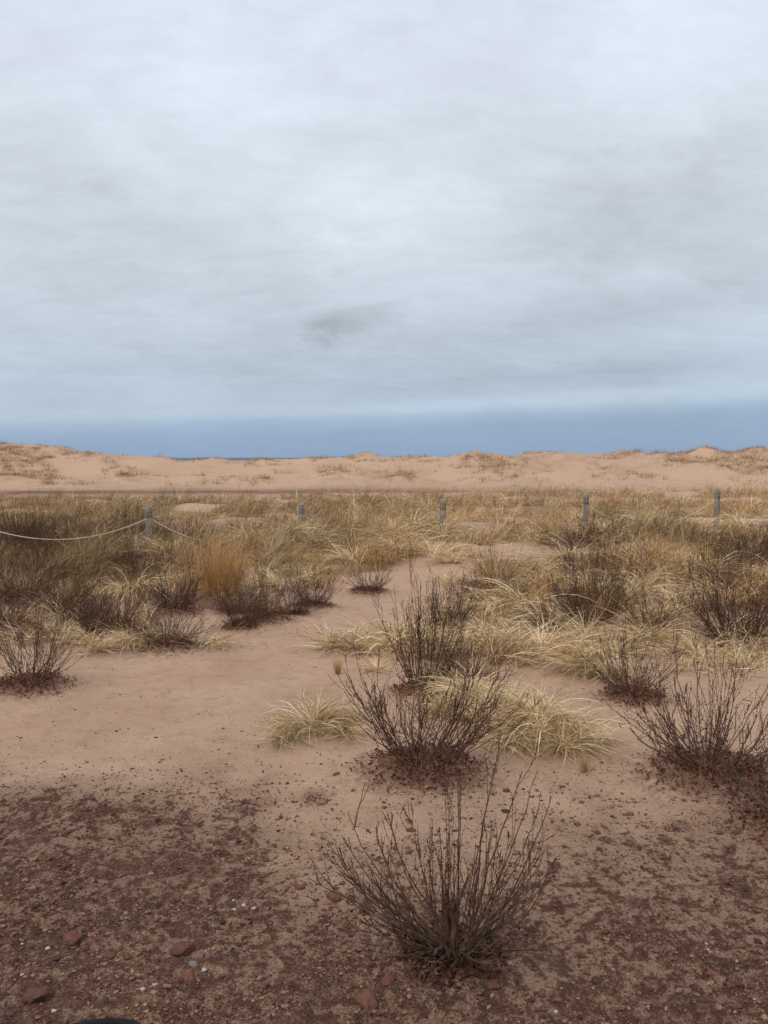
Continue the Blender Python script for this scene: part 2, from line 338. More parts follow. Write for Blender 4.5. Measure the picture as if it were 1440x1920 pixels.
def tussock_mesh(kind, nb):
    nsub = 5 if kind != 1 else 2
    ca = rng.random(nsub) * 6.283; cr_ = rng.uniform(.03, .20, nsub); wh_ = rng.integers(0, nsub, nb)
    r = .06 * np.sqrt(rng.random(nb)); a = rng.random(nb) * 6.283
    base = np.stack([cr_[wh_] * np.cos(ca[wh_]) + r * np.cos(a), (cr_[wh_] * np.sin(ca[wh_]) + r * np.sin(a)) * .8, np.full(nb, -.015)], -1)
    az = a + rng.normal(0, .5, nb)
    L = rng.uniform(.35, .8, nb) * rng.uniform(.65, 1.1, nsub)[wh_]
    comb = rng.uniform(0, 6.28) + rng.normal(0, .9, nsub)
    if kind == 0:
        az = np.where(rng.random(nb) < .7, comb[wh_] + rng.normal(0, .35, nb), az)
        t0 = np.abs(rng.normal(.15, .25, nb)); curv = rng.uniform(1.5, 3.2, nb); pal = PAL; w = rng.uniform(.0045, .0085, nb)
    elif kind == 1:
        t0 = np.abs(rng.normal(.1, .14, nb)); curv = rng.uniform(.1, .8, nb); pal = PALgold; w = rng.uniform(.002, .004, nb)
    else:
        az = np.where(rng.random(nb) < .75, comb[wh_] + rng.normal(0, .45, nb), az)
        t0 = rng.uniform(.4, 1.3, nb); curv = rng.uniform(.5, 1.8, nb); pal = PAL; w = rng.uniform(.004, .008, nb)
    ci = rng.integers(0, len(pal), nb)
    cols = pal[ci] * rng.uniform(.55, 1.1, (nb, 1))
    p1 = blades(base, az, L, t0, curv, w, 7, cols, floor=0., curl=.6)
    ns = nb // 14
    b2 = base[:ns]; az2 = rng.random(ns) * 6.28
    p2 = blades(b2, az2, rng.uniform(.5, .8, ns), rng.uniform(.3, 1.0, ns), rng.uniform(.6, 1.6, ns), rng.uniform(.0018, .003, ns), 7, pal[rng.integers(0, len(pal), ns)], floor=0., curl=.9)
    V, Fc, C = join([p1, p2])
    return np_mesh("grass_tussock", V, Fc, C)
tmeshes = {0: [tussock_mesh(0, 360) for _ in range(6)], 1: [tussock_mesh(1, 320) for _ in range(3)], 2: [tussock_mesh(2, 290) for _ in range(6)]}
tlab = {0: "pale straw grass tussock drooping over the sand", 1: "upright golden dry grass clump standing in sand", 2: "flattened straw coloured grass clump sprawled on sand"}
for i, (x, y, s, k) in enumerate(TUSS):
    z = float(H(np.array([x]), np.array([y]))[0])
    me = tmeshes[k][i % len(tmeshes[k])]
    add_obj("grass_tussock", me, m_tuss, (x, y, z), rng.uniform(0, 6.28), (s, s, s * rng.uniform(.8, 1.0)),
            label=tlab[k], category="grass", group="dry grass tussocks on the sand")

# mass of grass
def scatter_mass():
    parts = []
    M = 12500
    y = np.exp(rng.uniform(np.log(7.9), np.log(36), M)); x = rng.uniform(-.64, .64, M) * y
    keep = rng.random(M) < grass_f(x, y)
    x = x[keep]; y = y[keep]
    clump = fbm(x * 1.1, y * .9, 2, 66); hue = fbm(x * .5, y * .35, 3, 67)
    z = H(x, y)
    for lo, hi, nb, ns, wm in ((7, 13, 38, 4, 1.1), (13, 20, 26, 4, 1.4), (20, 37, 18, 3, 2.0)):
        sel = (y >= lo) & (y < hi); T = int(sel.sum())
        if T == 0: continue
        bx = np.repeat(x[sel], nb); by = np.repeat(y[sel], nb); bz = np.repeat(z[sel], nb)
        cl = np.repeat(clump[sel], nb)
        tint = np.repeat(np.clip((hue[sel] - .5) * 2.2 + .5 + rng.normal(0, .18, T), 0, 1), nb); n_ = T * nb
        flat = np.repeat(rng.random(T) < .5, nb)
        r = rng.uniform(0, .17, n_); a = rng.random(n_) * 6.283
        base = np.stack([bx + r * np.cos(a), by + r * np.sin(a), bz - .02], -1)
        tall = np.repeat(rng.uniform(.45, 1.2, T), nb) * (.35 + 1.2 * sstep(.25, .75, cl))
        tall = tall * np.interp(by, [8, 13], [.68, 1.02])
        L = rng.uniform(.3, .58, n_) * tall
        wdir = np.repeat(rng.normal(.2, 1.2, T), nb)
        wind = np.where(rng.random(n_) < .65, wdir + rng.normal(0, .45, n_), a)
        t0 = np.where(flat, rng.uniform(.5, 1.3, n_), np.abs(rng.normal(.25, .25, n_)))
        curv = np.where(flat, rng.uniform(.6, 1.7, n_), rng.uniform(.3, 1.7, n_))
        pal = np.where((tint < .40)[:, None], PALg[rng.integers(0, len(PALg), n_)] * .85, np.where((tint < .70)[:, None], PAL[rng.integers(0, len(PAL), n_)] * .95, PALgold[rng.integers(0, 4, n_)] * .98))
        lum = np.repeat(rng.uniform(.6, 1.15, T), nb) * rng.uniform(.75, 1.12, n_)
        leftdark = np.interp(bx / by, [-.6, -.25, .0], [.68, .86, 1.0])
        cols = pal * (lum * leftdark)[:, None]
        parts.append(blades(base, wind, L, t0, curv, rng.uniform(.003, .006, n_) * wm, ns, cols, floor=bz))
    # dune hummock tufts
    T = 1900
    hi_ = rng.integers(0, len(hum), T)
    x = hum[hi_, 0] + rng.normal(0, .42, T) * hum[hi_, 2]; y = hum[hi_, 1] + rng.normal(0, .42, T) * hum[hi_, 2]
    kk = rng.random(T) < np.interp(hum[hi_, 3], [.05, .3], [.12, 1]); x = x[kk]; y = y[kk]
    x2 = rng.uniform(-.62, -.40, 1300) ; y2 = rng.uniform(43, 58, 1300); x2 = x2 * y2; kk = fbm(x2 * .3, y2 * .3, 2, 71) > .40; x2 = x2[kk]; y2 = y2[kk]
    x3 = rng.uniform(.34, .62, 1100); y3 = rng.uniform(46, 62, 1100); x3 = x3 * y3; kk = fbm(x3 * .3, y3 * .3, 2, 72) > .48; x3 = x3[kk]; y3 = y3[kk]
    x4 = rng.uniform(-.55, .6, 120); y4 = rng.uniform(59, 63, 120); x4 = x4 * y4
    k4 = fbm(x4 * .35, y4 * 0, 2, 4) > .58; x4 = x4[k4]; y4 = y4[k4]
    x5 = rng.normal(6.3, 1.1, 90); y5 = rng.normal(49.6, .8, 90)
    x = np.concatenate([x, x2, x3, x4, x5]); y = np.concatenate([y, y2, y3, y4, y5]); T = len(x)
    z = H(x, y); nb = 18; n_ = T * nb
    a = rng.random(n_) * 6.283; r = rng.uniform(0, .28, n_)
    base = np.stack([np.repeat(x, nb) + r * np.cos(a), np.repeat(y, nb) + r * np.sin(a), np.repeat(z, nb) - .03], -1)
    cols = PALg[rng.integers(0, len(PALg), n_)] * np.repeat(rng.uniform(.5, .9, T), nb)[:, None]
    parts.append(blades(base, a, rng.uniform(.18, .5, n_) * np.repeat(rng.uniform(.5, 1.1, T), nb), np.abs(rng.normal(.4, .3, n_)), rng.uniform(.3, 1.3, n_), rng.uniform(.010, .018, n_), 3, cols))
    # sprouting blades on the open sand
    T = 170
    y = rng.uniform(4.2, 8.5, T); x = rng.uniform(-.35, .45, T) * y; z = H(x, y); nb = 5; n_ = T * nb
    a = rng.random(n_) * 6.283
    base = np.stack([np.repeat(x, nb), np.repeat(y, nb), np.repeat(z, nb) - .005], -1) + np.stack([rng.normal(0, .012, n_), rng.normal(0, .012, n_), np.zeros(n_)], -1)
    parts.append(blades(base, a, rng.uniform(.03, .13, n_) * np.repeat(rng.uniform(.4, 1.1, T), nb), rng.uniform(0, .7, n_), rng.uniform(0, 1.2, n_), rng.uniform(.0015, .003, n_), 4, PALg[rng.integers(0, 8, n_)] * .7))
    # thin matted straw around the near plants
    T = 1250
    y = rng.uniform(5.8, 10.5, T); x = rng.uniform(-.5, .6, T) * y
    kk = (fbm(x * 1.6, y * 1.6, 3, 73) > .48) & (np.random.default_rng(3).random(T) < np.maximum(sstep(.0, .12, x / y), .7 * sstep(.12, .2, -x / y) * (y > 6.5))); x = x[kk]; y = y[kk]; T = len(x)
    z = H(x, y); nb = 24; n_ = T * nb; a = rng.random(n_) * 6.283; r = rng.uniform(0, .16, n_)
    bz = np.repeat(z, nb)
    base = np.stack([np.repeat(x, nb) + r * np.cos(a), np.repeat(y, nb) + r * np.sin(a), bz - .01], -1)
    parts.append(blades(base, np.repeat(rng.random(T) * 6.28, nb) + rng.normal(0, .8, n_), rng.uniform(.12, .4, n_), rng.uniform(.5, 1.5, n_), rng.uniform(.1, 1.2, n_), rng.uniform(.003, .006, n_), 4, PAL[rng.integers(0, 8, n_)] * np.repeat(rng.uniform(.5, 1.0, T), nb)[:, None], floor=bz))
    return join(parts)
V, Fc, C = scatter_mass()
add_obj("dune_grass", np_mesh("dune_grass", V, Fc, C), m_grass, kind="stuff", label="dry marram grass spread over sandy hummocks and dunes")

# ------------------------------------------------------------------ shrubs
def tubes(P, R, k, cols):
    P = np.asarray(P); R = np.asarray(R)
    T = np.gradient(P, axis=1); T /= np.linalg.norm(T, axis=2, keepdims=True) + 1e-9
    ref = np.array([.83, .47, .11]); Nn = np.cross(T, ref); Nn /= np.linalg.norm(Nn, axis=2, keepdims=True) + 1e-9
    B = np.cross(T, Nn)
    ang = np.arange(k) / k * 6.28318
    ring = P[:, :, None, :] + R[:, :, None, None] * (np.cos(ang)[None, None, :, None] * Nn[:, :, None, :] + np.sin(ang)[None, None, :, None] * B[:, :, None, :])
    M, n_, _, _ = ring.shape
    idx = np.arange(M * n_ * k).reshape(M, n_, k)
    a = idx[:, :-1, :]; b_ = idx[:, 1:, :]
    Fq = np.stack([a, np.roll(a, -1, 2), np.roll(b_, -1, 2), b_], -1).reshape(-1, 4)
    return ring.reshape(-1, 3), Fq, np.repeat(cols, n_ * k, axis=0)
def poly(start, az, tilt, L, n_, bend, jit, g):
    p = [np.array(start, float)]; a = az; st = L / (n_ - 1)
    for i in range(n_ - 1):
        s = i / (n_ - 1); th = tilt + bend * s + g.normal(0, jit); a += g.normal(0, jit * 1.2)
        p.append(p[-1] + st * np.array([math.sin(th) * math.cos(a), math.sin(th) * math.sin(a), math.cos(th)]))
    return np.array(p)
def shrub_data(g, n_prim, Rad, Ht, r0, nside, spread=1.25, cbase=(72, 54, 46), crown=.05, fine=1.0, pw=.7, jit=.1):
    prim, prad, sec, srad, bud = [], [], [], [], []
    NP, NS = 11, 6
    for i in range(n_prim):
        az = g.uniform(0, 6.283); uu = g.random()
        tilt = spread * uu ** pw
        L = g.uniform(.45, 1.05) * (1.0 - .25 * uu)
        rr = crown * math.sqrt(g.random())
        st = (rr * math.cos(az), rr * math.sin(az), -.01)
        P = poly(st, az + g.normal(0, .3), tilt, L, NP, -tilt * g.uniform(.1, .75), jit, g)
        ra = g.uniform(.6, 1.15) * np.linspace(1, .28, NP)
        prim.append(P); prad.append(ra)
        nb = g.integers(nside[0], nside[1])
        for j in range(nb):
            f = g.uniform(.2, .97); q = f * (NP - 1); i0 = min(int(q), NP - 2); pt = P[i0] * (1 - (q - i0)) + P[i0 + 1] * (q - i0)
            d = P[i0 + 1] - P[i0]; th0 = math.acos(np.clip(d[2] / np.linalg.norm(d), -1, 1)); a0 = math.atan2(d[1], d[0])
            L2 = L * g.uniform(.10, .42) * (1.15 - f * .7)
            P2 = poly(pt, a0 + g.choice([-1, 1]) * g.uniform(.3, 1.3), th0 + g.uniform(-.5, .6), L2, NS, -g.uniform(0, .6), .15, g)
            sec.append(P2); srad.append(np.linspace(1, .45, NS) * max(ra[i0] * .6, .3))
            if g.random() < .6:
                P3 = poly(P2[g.integers(1, 5)], a0 + g.uniform(-1.6, 1.6), th0 + g.uniform(-.6, .6), L2 * g.uniform(.3, .7), NS, -.2, .15, g)
                sec.append(P3); srad.append(np.linspace(1, .6, NS) * .28)
    prim = np.array(prim); sec = np.array(sec)
    tips = np.concatenate([prim[:, -1], sec[:, -1]])
    rs = Rad / np.percentile(np.hypot(tips[:, 0], tips[:, 1]), 93); hs = Ht / np.percentile(tips[:, 2], 95)
    sc = np.array([rs, rs, hs]); prim = prim * sc; sec = sec * sc
    prim[..., 2] = np.maximum(prim[..., 2], .004 - .012 * (np.arange(NP) == 0)[None]); sec[..., 2] = np.maximum(sec[..., 2], .006)
    prad = np.array(prad) * r0; srad = np.array(srad) * r0 * .95
    prad = np.maximum(prad, .0010 * fine); srad = np.maximum(srad, .0009 * fine)
    for P in prim:
        for kk in range(3, NP):
            w_ = g.random(2)[:, None]; bud.append(P[kk - 1] * w_ + P[kk] * (1 - w_) + g.normal(0, .0018, (2, 3)))
    for P in sec: bud.append(P[2:] + g.normal(0, .001, (NS - 2, 3)))
    cb = np.array(srgb(*cbase)[:3])
    cp = cb * g.uniform(.7, 1.4, (len(prim), 1)) * np.array([1, .98, .95])
    cs = cb * g.uniform(.7, 1.35, (len(sec), 1)) * np.array([1.06, .94, .9])
    parts = [tubes(prim, prad, 5, cp), tubes(sec, srad, 4, cs)]
    bp = np.concatenate(bud); nb = len(bp); r = g.uniform(.0012, .0024, (nb, 1)) * fine
    dirs = np.array([[1, 0, 0], [0, 1, 0], [-1, 0, 0], [0, -1, 0]])
    Vb = np.concatenate([(bp + dirs[i] * r)[:, None] for i in range(4)] + [(bp + np.array([0, 0, 1.8]) * r)[:, None], (bp - np.array([0, 0, 1.4]) * r)[:, None]], 1)
    q = np.array([[5, 0, 4, 3], [5, 1, 4, 0], [5, 2, 4, 1], [5, 3, 4, 2]])
    Fb = (q[None] + (np.arange(nb) * 6)[:, None, None]).reshape(-1, 4)
    parts.append((Vb.reshape(-1, 3), Fb, np.repeat(cb[None] * np.array([[1.15, .88, .82]]) * g.uniform(.6, 1.2, (nb, 1)), 6, axis=0)))
    return parts
LEAFC = np.array([srgb(*c)[:3] for c in ((118, 68, 50), (96, 56, 42), (138, 86, 62), (78, 50, 40), (150, 100, 74), (110, 60, 46))])
def leaves(P, size, g, flat=.5):
    n_ = len(P); a = g.random(n_) * 6.283; t = g.normal(0, flat, n_); t2 = g.normal(0, flat, n_)
    ax = np.stack([np.cos(a) * np.cos(t), np.sin(a) * np.cos(t), np.sin(t)], -1)
    sd = np.stack([-np.sin(a) * np.cos(t2), np.cos(a) * np.cos(t2), np.sin(t2)], -1)
    up = np.cross(ax, sd); s = size[:, None]
    v0 = P - ax * s * .5; v1 = P + sd * s * .28 + up * s * .18; v2 = P + ax * s * .55 + up * s * .12; v3 = P - sd * s * .28 + up * s * .2
    m0 = P - up * s * .02
    V = np.stack([v0, v1, v2, v3, m0], 1).reshape(-1, 3)
    q = np.array([[0, 4, 1], [4, 2, 1], [0, 3, 4], [4, 3, 2]])
    Fc = (q[None] + (np.arange(n_) * 5)[:, None, None]).reshape(-1, 3)
    C = np.repeat(LEAFC[g.integers(0, len(LEAFC), n_)] * g.uniform(.7, 1.2, (n_, 1)), 5, axis=0)
    return V, Fc, C
g = np.random.default_rng(21)
protos = []
for i, (np_, sp, cb, pw) in enumerate(((66, 1.35, (96, 71, 58), .6), (56, .8, (88, 67, 57), .7), (60, 1.45, (101, 76, 63), .55), (56, 1.25, (105, 84, 71), .6), (74, 1.3, (92, 71, 61), .5))):
    V, Fc, C = join(shrub_data(g, np_, .5, .5, .0037, (4, 9), sp, cb, .16 if i != 1 else .10, 1.18, pw, .12))
    me = np_mesh("shrub", V, Fc, C, smooth=True)
    nl = 260; rr = .26 * np.sqrt(g.random(nl)); aa = g.random(nl) * 6.283
    P = np.stack([rr * np.cos(aa), rr * np.sin(aa), np.abs(g.normal(0, .035, nl)) + .005], -1)
    V, Fc, C = leaves(P, g.uniform(.015, .032, nl), g, .8)
    protos.append((me, np_mesh("dead_leaves", V, Fc, C)))
slabels = ["bare reddish brown twiggy shrub with dead leaves at its base", "tall slender bare brown shrub rising from sand", "wide spreading leafless shrub with budding twigs on sand", "leafless greyish brown shrub with thin upright stems", "dense tangled leafless shrub with fine brown twigs"]
for i, (x, y, r, hgt, k) in enumerate(SHRUBS):
    z = float(H(np.array([x]), np.array([y]))[0])
    me, lm_ = protos[k]; rz = g.uniform(0, 6.28)
    o = add_obj("shrub", me, m_twig, (x, y, z), rz, (r / .5, r / .5 * g.uniform(.85, 1.15), hgt / .5), label=slabels[k], category="shrub", group="bare twiggy shrubs growing in the sand")
    o.rotation_euler = (g.normal(0, .07), g.normal(0, .07), rz)
    add_obj("dead_leaves", lm_, m_leaf, parent=o)
# the nearest shrub with gnarled woody base
g = np.random.default_rng(5)
parts = shrub_data(g, 42, .33, .53, .0036, (3, 7), 1.3, (88, 65, 53), .05, .95, .75, .09)
gn, gr = [], []
for i in range(17):
    a = g.uniform(0, 6.283); r_ = g.uniform(.0, .03)
    gn.append(poly((r_ * math.cos(a), r_ * math.sin(a), -.02), a, g.uniform(.05, .8), g.uniform(.12, .28), 10, g.uniform(-.3, .5), .26, g)); gr.append(np.linspace(.013, .0035, 10) * g.uniform(.5, 1.15))
for i in range(14):
    a = g.uniform(0, 6.283)
    P = poly((.02 * math.cos(a), .02 * math.sin(a), .03), a, g.uniform(1.1, 1.5), g.uniform(.12, .26), 10, .25, .26, g); P[:, 2] = np.maximum(P[:, 2], .006 + .004 * g.random())
    gn.append(P); gr.append(np.linspace(.008, .0025, 10) * g.uniform(.5, 1.2))
# long low arching whips, mostly to one side
for i, a in enumerate((3.0, 3.3, 2.7, 2.9, 3.15, 2.5, 3.5, 2.85, 3.6, .1, -.25, .45, .2, 2.2, -.5, 3.05, 0., .6, 3.2, 2.95)):
    P = poly((.02 * math.cos(a), .02 * math.sin(a), .03), a, g.uniform(.85, 1.35), g.uniform(.36, .54 if abs(a) > 2 else .46), 10, -g.uniform(.3, .7), .08, g)
    gn.append(P); gr.append(np.linspace(.0032, .0011, 10))
    for j in range(6):
        q = g.integers(3, 9); d = P[q] - P[q - 1]; th0 = math.acos(np.clip(d[2] / np.linalg.norm(d), -1, 1)); a0 = math.atan2(d[1], d[0])
        gn.append(poly(P[q], a0 + g.choice([-1, 1]) * g.uniform(.3, .9), th0 + g.uniform(-.6, .3), g.uniform(.04, .16), 10, -.3, .12, g)); gr.append(np.linspace(.0015, .0009, 10))
gcol = np.array(srgb(87, 66, 54)[:3]) * g.uniform(.6, 1.25, (len(gn), 1))
parts.append(tubes(gn, gr, 6, gcol))
V, Fc, C = join(parts)
z = float(H(np.array([MAIN[0]]), np.array([MAIN[1]]))[0])
o = add_obj("shrub", np_mesh("shrub", V, Fc, C, smooth=True), m_twig, (MAIN[0], MAIN[1], z), 0, label="leafless budding shrub with gnarled woody base in dark soil", category="shrub", group="bare twiggy shrubs growing in the sand")
nl = 520; rr = .16 * np.sqrt(g.random(nl)); aa = g.random(nl) * 6.283
P = np.stack([rr * np.cos(aa), rr * np.sin(aa), np.abs(g.normal(0, .018, nl)) + .003], -1)
V, Fc, C = leaves(P, g.uniform(.01, .028, nl), g, .7)
add_obj("dead_leaves", np_mesh("dead_leaves", V, Fc, C * .5), m_leaf, parent=o)

# leaf litter beneath the shrubs and scattered
Pl, Sl = [], []
for (x, y, r, hgt, k) in SHRUBS:
    nl = int(700 * (r / .45)) if y < 6 else 420
    el = g.uniform(.9, 1.3); rr = (r * .62) * np.sqrt(g.random(nl)) * g.uniform(.8, 1.15, nl); aa = g.random(nl) * 6.283
    px = x + rr * np.cos(aa) * el; py = y + rr * np.sin(aa) - .03
    Pl.append(np.stack([px, py, H(px, py) + g.uniform(.001, .018, nl)], -1)); Sl.append(g.uniform(.010, .028, nl))
for (x, y, r, nl) in ((-.33, 3.75, .08, 60), (1.27, 3.46, .08, 50), (-1.3, 3.80, .6, 260), (-.75, 3.75, .22, 170), (-2.3, 6.9, .4, 200), (-1.1, 7.6, .4, 160), (.3, 4.0, .4, 140), (1.0, 6.6, .5, 120), (2.5, 7.3, .6, 220), (-1.7, 7.9, .6, 160)):
    px = x + g.normal(0, r, nl); py = y + g.normal(0, r * .45, nl)
    Pl.append(np.stack([px, py, H(px, py) + g.uniform(.001, .01, nl)], -1)); Sl.append(g.uniform(.006, .020, nl))
M = 14000; px = g.uniform(-4, 4.5, M); py = g.uniform(6.3, 11.5, M); k = litter_f(px, py) > g.uniform(.45, 1.2, M); px = px[k]; py = py[k]
Pl.append(np.stack([px, py, H(px, py) + g.uniform(.001, .015, len(px))], -1)); Sl.append(g.uniform(.012, .03, len(px)))
V, Fc, C = leaves(np.concatenate(Pl), np.concatenate(Sl), g, .5)
add_obj("leaf_litter", np_mesh("leaf_litter", V, Fc, C), m_leaf, kind="stuff", label="red brown dead leaves lying beneath the shrubs")

# ------------------------------------------------------------------ gravel / clods
import bmesh
bm = bmesh.new(); bmesh.ops.create_icosphere(bm, subdivisions=1, radius=1)
bm.verts.ensure_lookup_table()
ICOV = np.array([v_.co[:] for v_ in bm.verts]); ICOF = np.array([[v_.index for v_ in f.verts] for f in bm.faces]); bm.free()
def clods(x, y, size, cols, g, lift=.15):
    n_ = len(x); nv = len(ICOV)
    j = g.uniform(.55, 1.35, (n_, nv, 1)); sc = np.stack([g.uniform(.7, 1.4, n_), g.uniform(.7, 1.3, n_), g.uniform(.4, .8, n_)], -1)[:, None, :]
    V = ICOV[None] * j * sc * size[:, None, None]
    a = g.random(n_) * 6.283; ca = np.cos(a)[:, None]; sa = np.sin(a)[:, None]
    Vx = V[:, :, 0] * ca - V[:, :, 1] * sa; Vy = V[:, :, 0] * sa + V[:, :, 1] * ca
    z0 = H(x, y) + rough_f(x, y)
    V = np.stack([Vx + x[:, None], Vy + y[:, None], V[:, :, 2] + (z0 + size * lift)[:, None]], -1)
    Fc = (ICOF[None] + (np.arange(n_) * nv)[:, None, None]).reshape(-1, 3)
    return V.reshape(-1, 3), Fc, np.repeat(cols, nv, axis=0)
g = np.random.default_rng(11)
M = 120000
y = np.exp(g.uniform(np.log(1.9), np.log(4.8), M)); x = g.uniform(-.6, .6, M) * y
sm_ = soil_f(x, y); patch = fbm(x * 6, y * 6, 3, 44)
k = g.random(M) < (sm_ * (.10 + 1.2 * sstep(.38, .62, patch)) * .55 + .012 + .10 * (sm_ > .02)); x = x[k]; y = y[k]
size = np.exp(g.normal(math.log(.0028), .58, len(x))); size = np.clip(size, .001, .017)
GC = np.array([srgb(*c)[:3] for c in ((112, 78, 63), (92, 65, 54), (134, 100, 82), (76, 55, 47), (118, 79, 64), (144, 112, 92), (100, 74, 62), (124, 90, 75))])
cols = GC[g.integers(0, len(GC), len(x))] * g.uniform(.75, 1.1, (len(x), 1))
wh = g.random(len(x)) < .002; cols[wh] = np.array(srgb(160, 148, 138)[:3])
gp = [clods(x, y, size, cols, g)]
M = 7000
y = g.uniform(3.2, 9.5, M); x = g.uniform(-.6, .6, M) * y; k = fbm(x * 1.1, y * 1.1, 3, 45) > g.uniform(.38, .66, M); x = x[k]; y = y[k]
size = np.clip(np.exp(g.normal(math.log(.0026), .5, len(x))), .001, .010)
gp.append(clods(x, y, size, GC[g.integers(0, 5, len(x))] * .9, g))
V, Fc, C = join(gp)
add_obj("gravel", np_mesh("gravel", V, Fc, C), m_stone, kind="stuff", label="small crumbs of red brown soil and gravel")

def rock_mesh(name, g, col, flat=.55):
    bm = bmesh.new(); bmesh.ops.create_icosphere(bm, subdivisions=3, radius=1)
    pl = [(Vector(g.normal(0, 1, 3)).normalized(), g.uniform(.6, .9)) for _ in range(12)]
    co_ = np.array([v_.co[:] for v_ in bm.verts]); nz = fbm(co_[:, 0] * 3 + 5, co_[:, 1] * 3 + co_[:, 2] * 2.3, 3, int(g.integers(1000)))
    for v_, q in zip(bm.verts, nz):
        c = v_.co.copy()
        for nrm, d in pl:
            e = c.dot(nrm)
            if e > d: c -= nrm * (e - d)
        c.x *= 1.3; c.z *= flat; v_.co = c * float(.78 + .45 * q + g.uniform(-.03, .03))
    V = np.array([v_.co[:] for v_ in bm.verts]); Fc = np.array([[q.index for q in f.verts] for f in bm.faces]); bm.free()
    return np_mesh(name, V, Fc, np.tile(np.array(srgb(*col)[:3]), (len(V), 1)) * g.uniform(.75, 1.15, (len(V), 1)))
rm = [rock_mesh("rock", g, (106, 70, 58), .7), rock_mesh("rock", g, (98, 66, 55), .6), rock_mesh("rock", g, (114, 77, 63), .8)]
wm_ = [rock_mesh("pebble", g, (174, 164, 152)), rock_mesh("pebble", g, (124, 118, 112), .7)]
for i, (x, y, s) in enumerate([(-.18, 2.91, .026), (-.66, 2.60, .030), (-.047, 2.33, .036), (.01, 2.40, .020), (-1.04, 2.36, .034), (-.60, 2.44, .022), (-1.04, 2.66, .030),
                  (-.88, 2.56, .018), (1.03, 2.48, .020), (.95, 3.47, .013), (-.47, 3.2, .014), (-.31, 2.95, .015), (.33, 2.38, .020), (.75, 2.7, .012), (-1.3, 2.9, .016), (.8, 2.32, .015)]):
    zz = float(H(np.array([x]), np.array([y]))[0] + rough_f(np.array([x]), np.array([y]))[0])
    add_obj("rock", rm[i % 3], m_stone, (x, y, zz + s * .2), g.uniform(0, 6.28), (s, s, s), label="reddish sandstone rock lying on dark gravelly soil", category="rock", group="small reddish rocks scattered on the soil")
for i, (x, y, s) in enumerate([(-.53, 2.83, .009), (-.50, 2.85, .008), (-.46, 2.82, .009), (-.55, 2.92, .006), (-.73, 2.40, .009), (-.70, 2.42, .007), (-1.1, 2.60, .008), (-1.12, 2.45, .007), (-.96, 2.30, .008),
                  (-.60, 2.50, .013), (-.56, 2.47, .009), (-.3, 2.36, .006), (-.64, 2.36, .009), (-.35, 3.1, .005), (.9, 2.6, .006), (-.9, 2.78, .006), (.5, 2.3, .006)]):
    zz = float(H(np.array([x]), np.array([y]))[0] + rough_f(np.array([x]), np.array([y]))[0])
    wht = 0 if i < 9 else (1 if i % 2 else 0)
    add_obj("pebble", wm_[wht], m_stone, (x, y, zz + s * .3), g.uniform(0, 6.28), (s, s, s), label=("small white pebble on dark soil", "small grey pebble on dark soil")[wht], category="pebble", group="pale pebbles scattered on the soil")

# ------------------------------------------------------------------ rope fence
m_post, nt, b = new_mat("weathered_wood"); n = N(nt)
co = n.coord("Object")
gr_ = n.noise(n.mapping(co, (40, 40, 2.5)), 1.5, 5, .65)
base = n.mix(n.mr(gr_, .35, .65), srgb(106, 95, 84), srgb(166, 152, 136))
rng_ = n.noise(n.mapping(co, (1, 1, 34)), 1.0, 2)
base = n.mix(n.math('MULTIPLY', n.mr(rng_, .5, .6), .5), base, srgb(78, 68, 59))
nt.links.new(base, b.inputs["Base Color"]); b.inputs["Roughness"].default_value = .9
nt.links.new(n.bump(gr_, .7, .01), b.inputs["Normal"])
m_rope, nt, b = new_mat("pale_rope"); n = N(nt)
co = n.coord("Object"); s3 = n.sep(co)
tw = n.math('SINE', n.math('ADD', n.math('MULTIPLY', s3[0], 220.), n.math('MULTIPLY', s3[2], 160.)))
nt.links.new(n.mix(n.mr(tw, -.6, .6), srgb(160, 146, 124), srgb(214, 200, 176)), b.inputs["Base Color"]); b.inputs["Roughness"].default_value = .9
nt.links.new(n.bump(tw, .6, .004), b.inputs["Normal"])
POSTS = [(-6.45, 12.8, .80), (-3.76, 13.2, .827), (-1.36, 13.6, .857), (.99, 14.0, .90), (3.52, 14.4, .97), (5.97, 14.8, 1.05), (8.4, 15.2, 1.1)]
fence = bpy.data.objects.new("rope_fence", None); COL.objects.link(fence); fence.location = (.99, 14.0, float(H(np.array([.99]), np.array([14.]))[0]))
fence["label"] = "weathered grey wooden posts strung with sagging pale rope"; fence["category"] = "fence"
bpy.context.view_layer.update()
def post_mesh(hgt):
    prof = [(0, .054), (hgt * .3, .0545), (hgt * .6, .053), (hgt - .205, .053), (hgt - .20, .049), (hgt - .175, .049), (hgt - .17, .053), (hgt - .05, .052), (hgt - .02, .046), (hgt - .004, .030), (hgt, .012), (hgt, .001)]
    k_ = 20; V = []
    for zz, r in prof:
        for j in range(k_):
            a = j / k_ * 6.28318; w_ = 1 + .025 * math.sin(3 * a + zz * 3)
            V.append((r * w_ * math.cos(a), r * w_ * math.sin(a), zz))
    Fq = [[i * k_ + j, i * k_ + (j + 1) % k_, (i + 1) * k_ + (j + 1) % k_, (i + 1) * k_ + j] for i in range(len(prof) - 1) for j in range(k_)]
    return np_mesh("post", V, Fq, smooth=True)
fl = fence.location
for (x, y, top) in POSTS:
    zb = min(float(H(np.array([x]), np.array([y]))[0]), top - .6) - .1
    o = add_obj("post", post_mesh(top - zb), m_post, (x - fl.x, y - fl.y, zb - fl.z), parent=fence)
    o.rotation_euler = (rng.normal(0, .012), rng.normal(0, .012), rng.uniform(0, 6))
SAG = [.32, .44, .42, None, .42, .42]
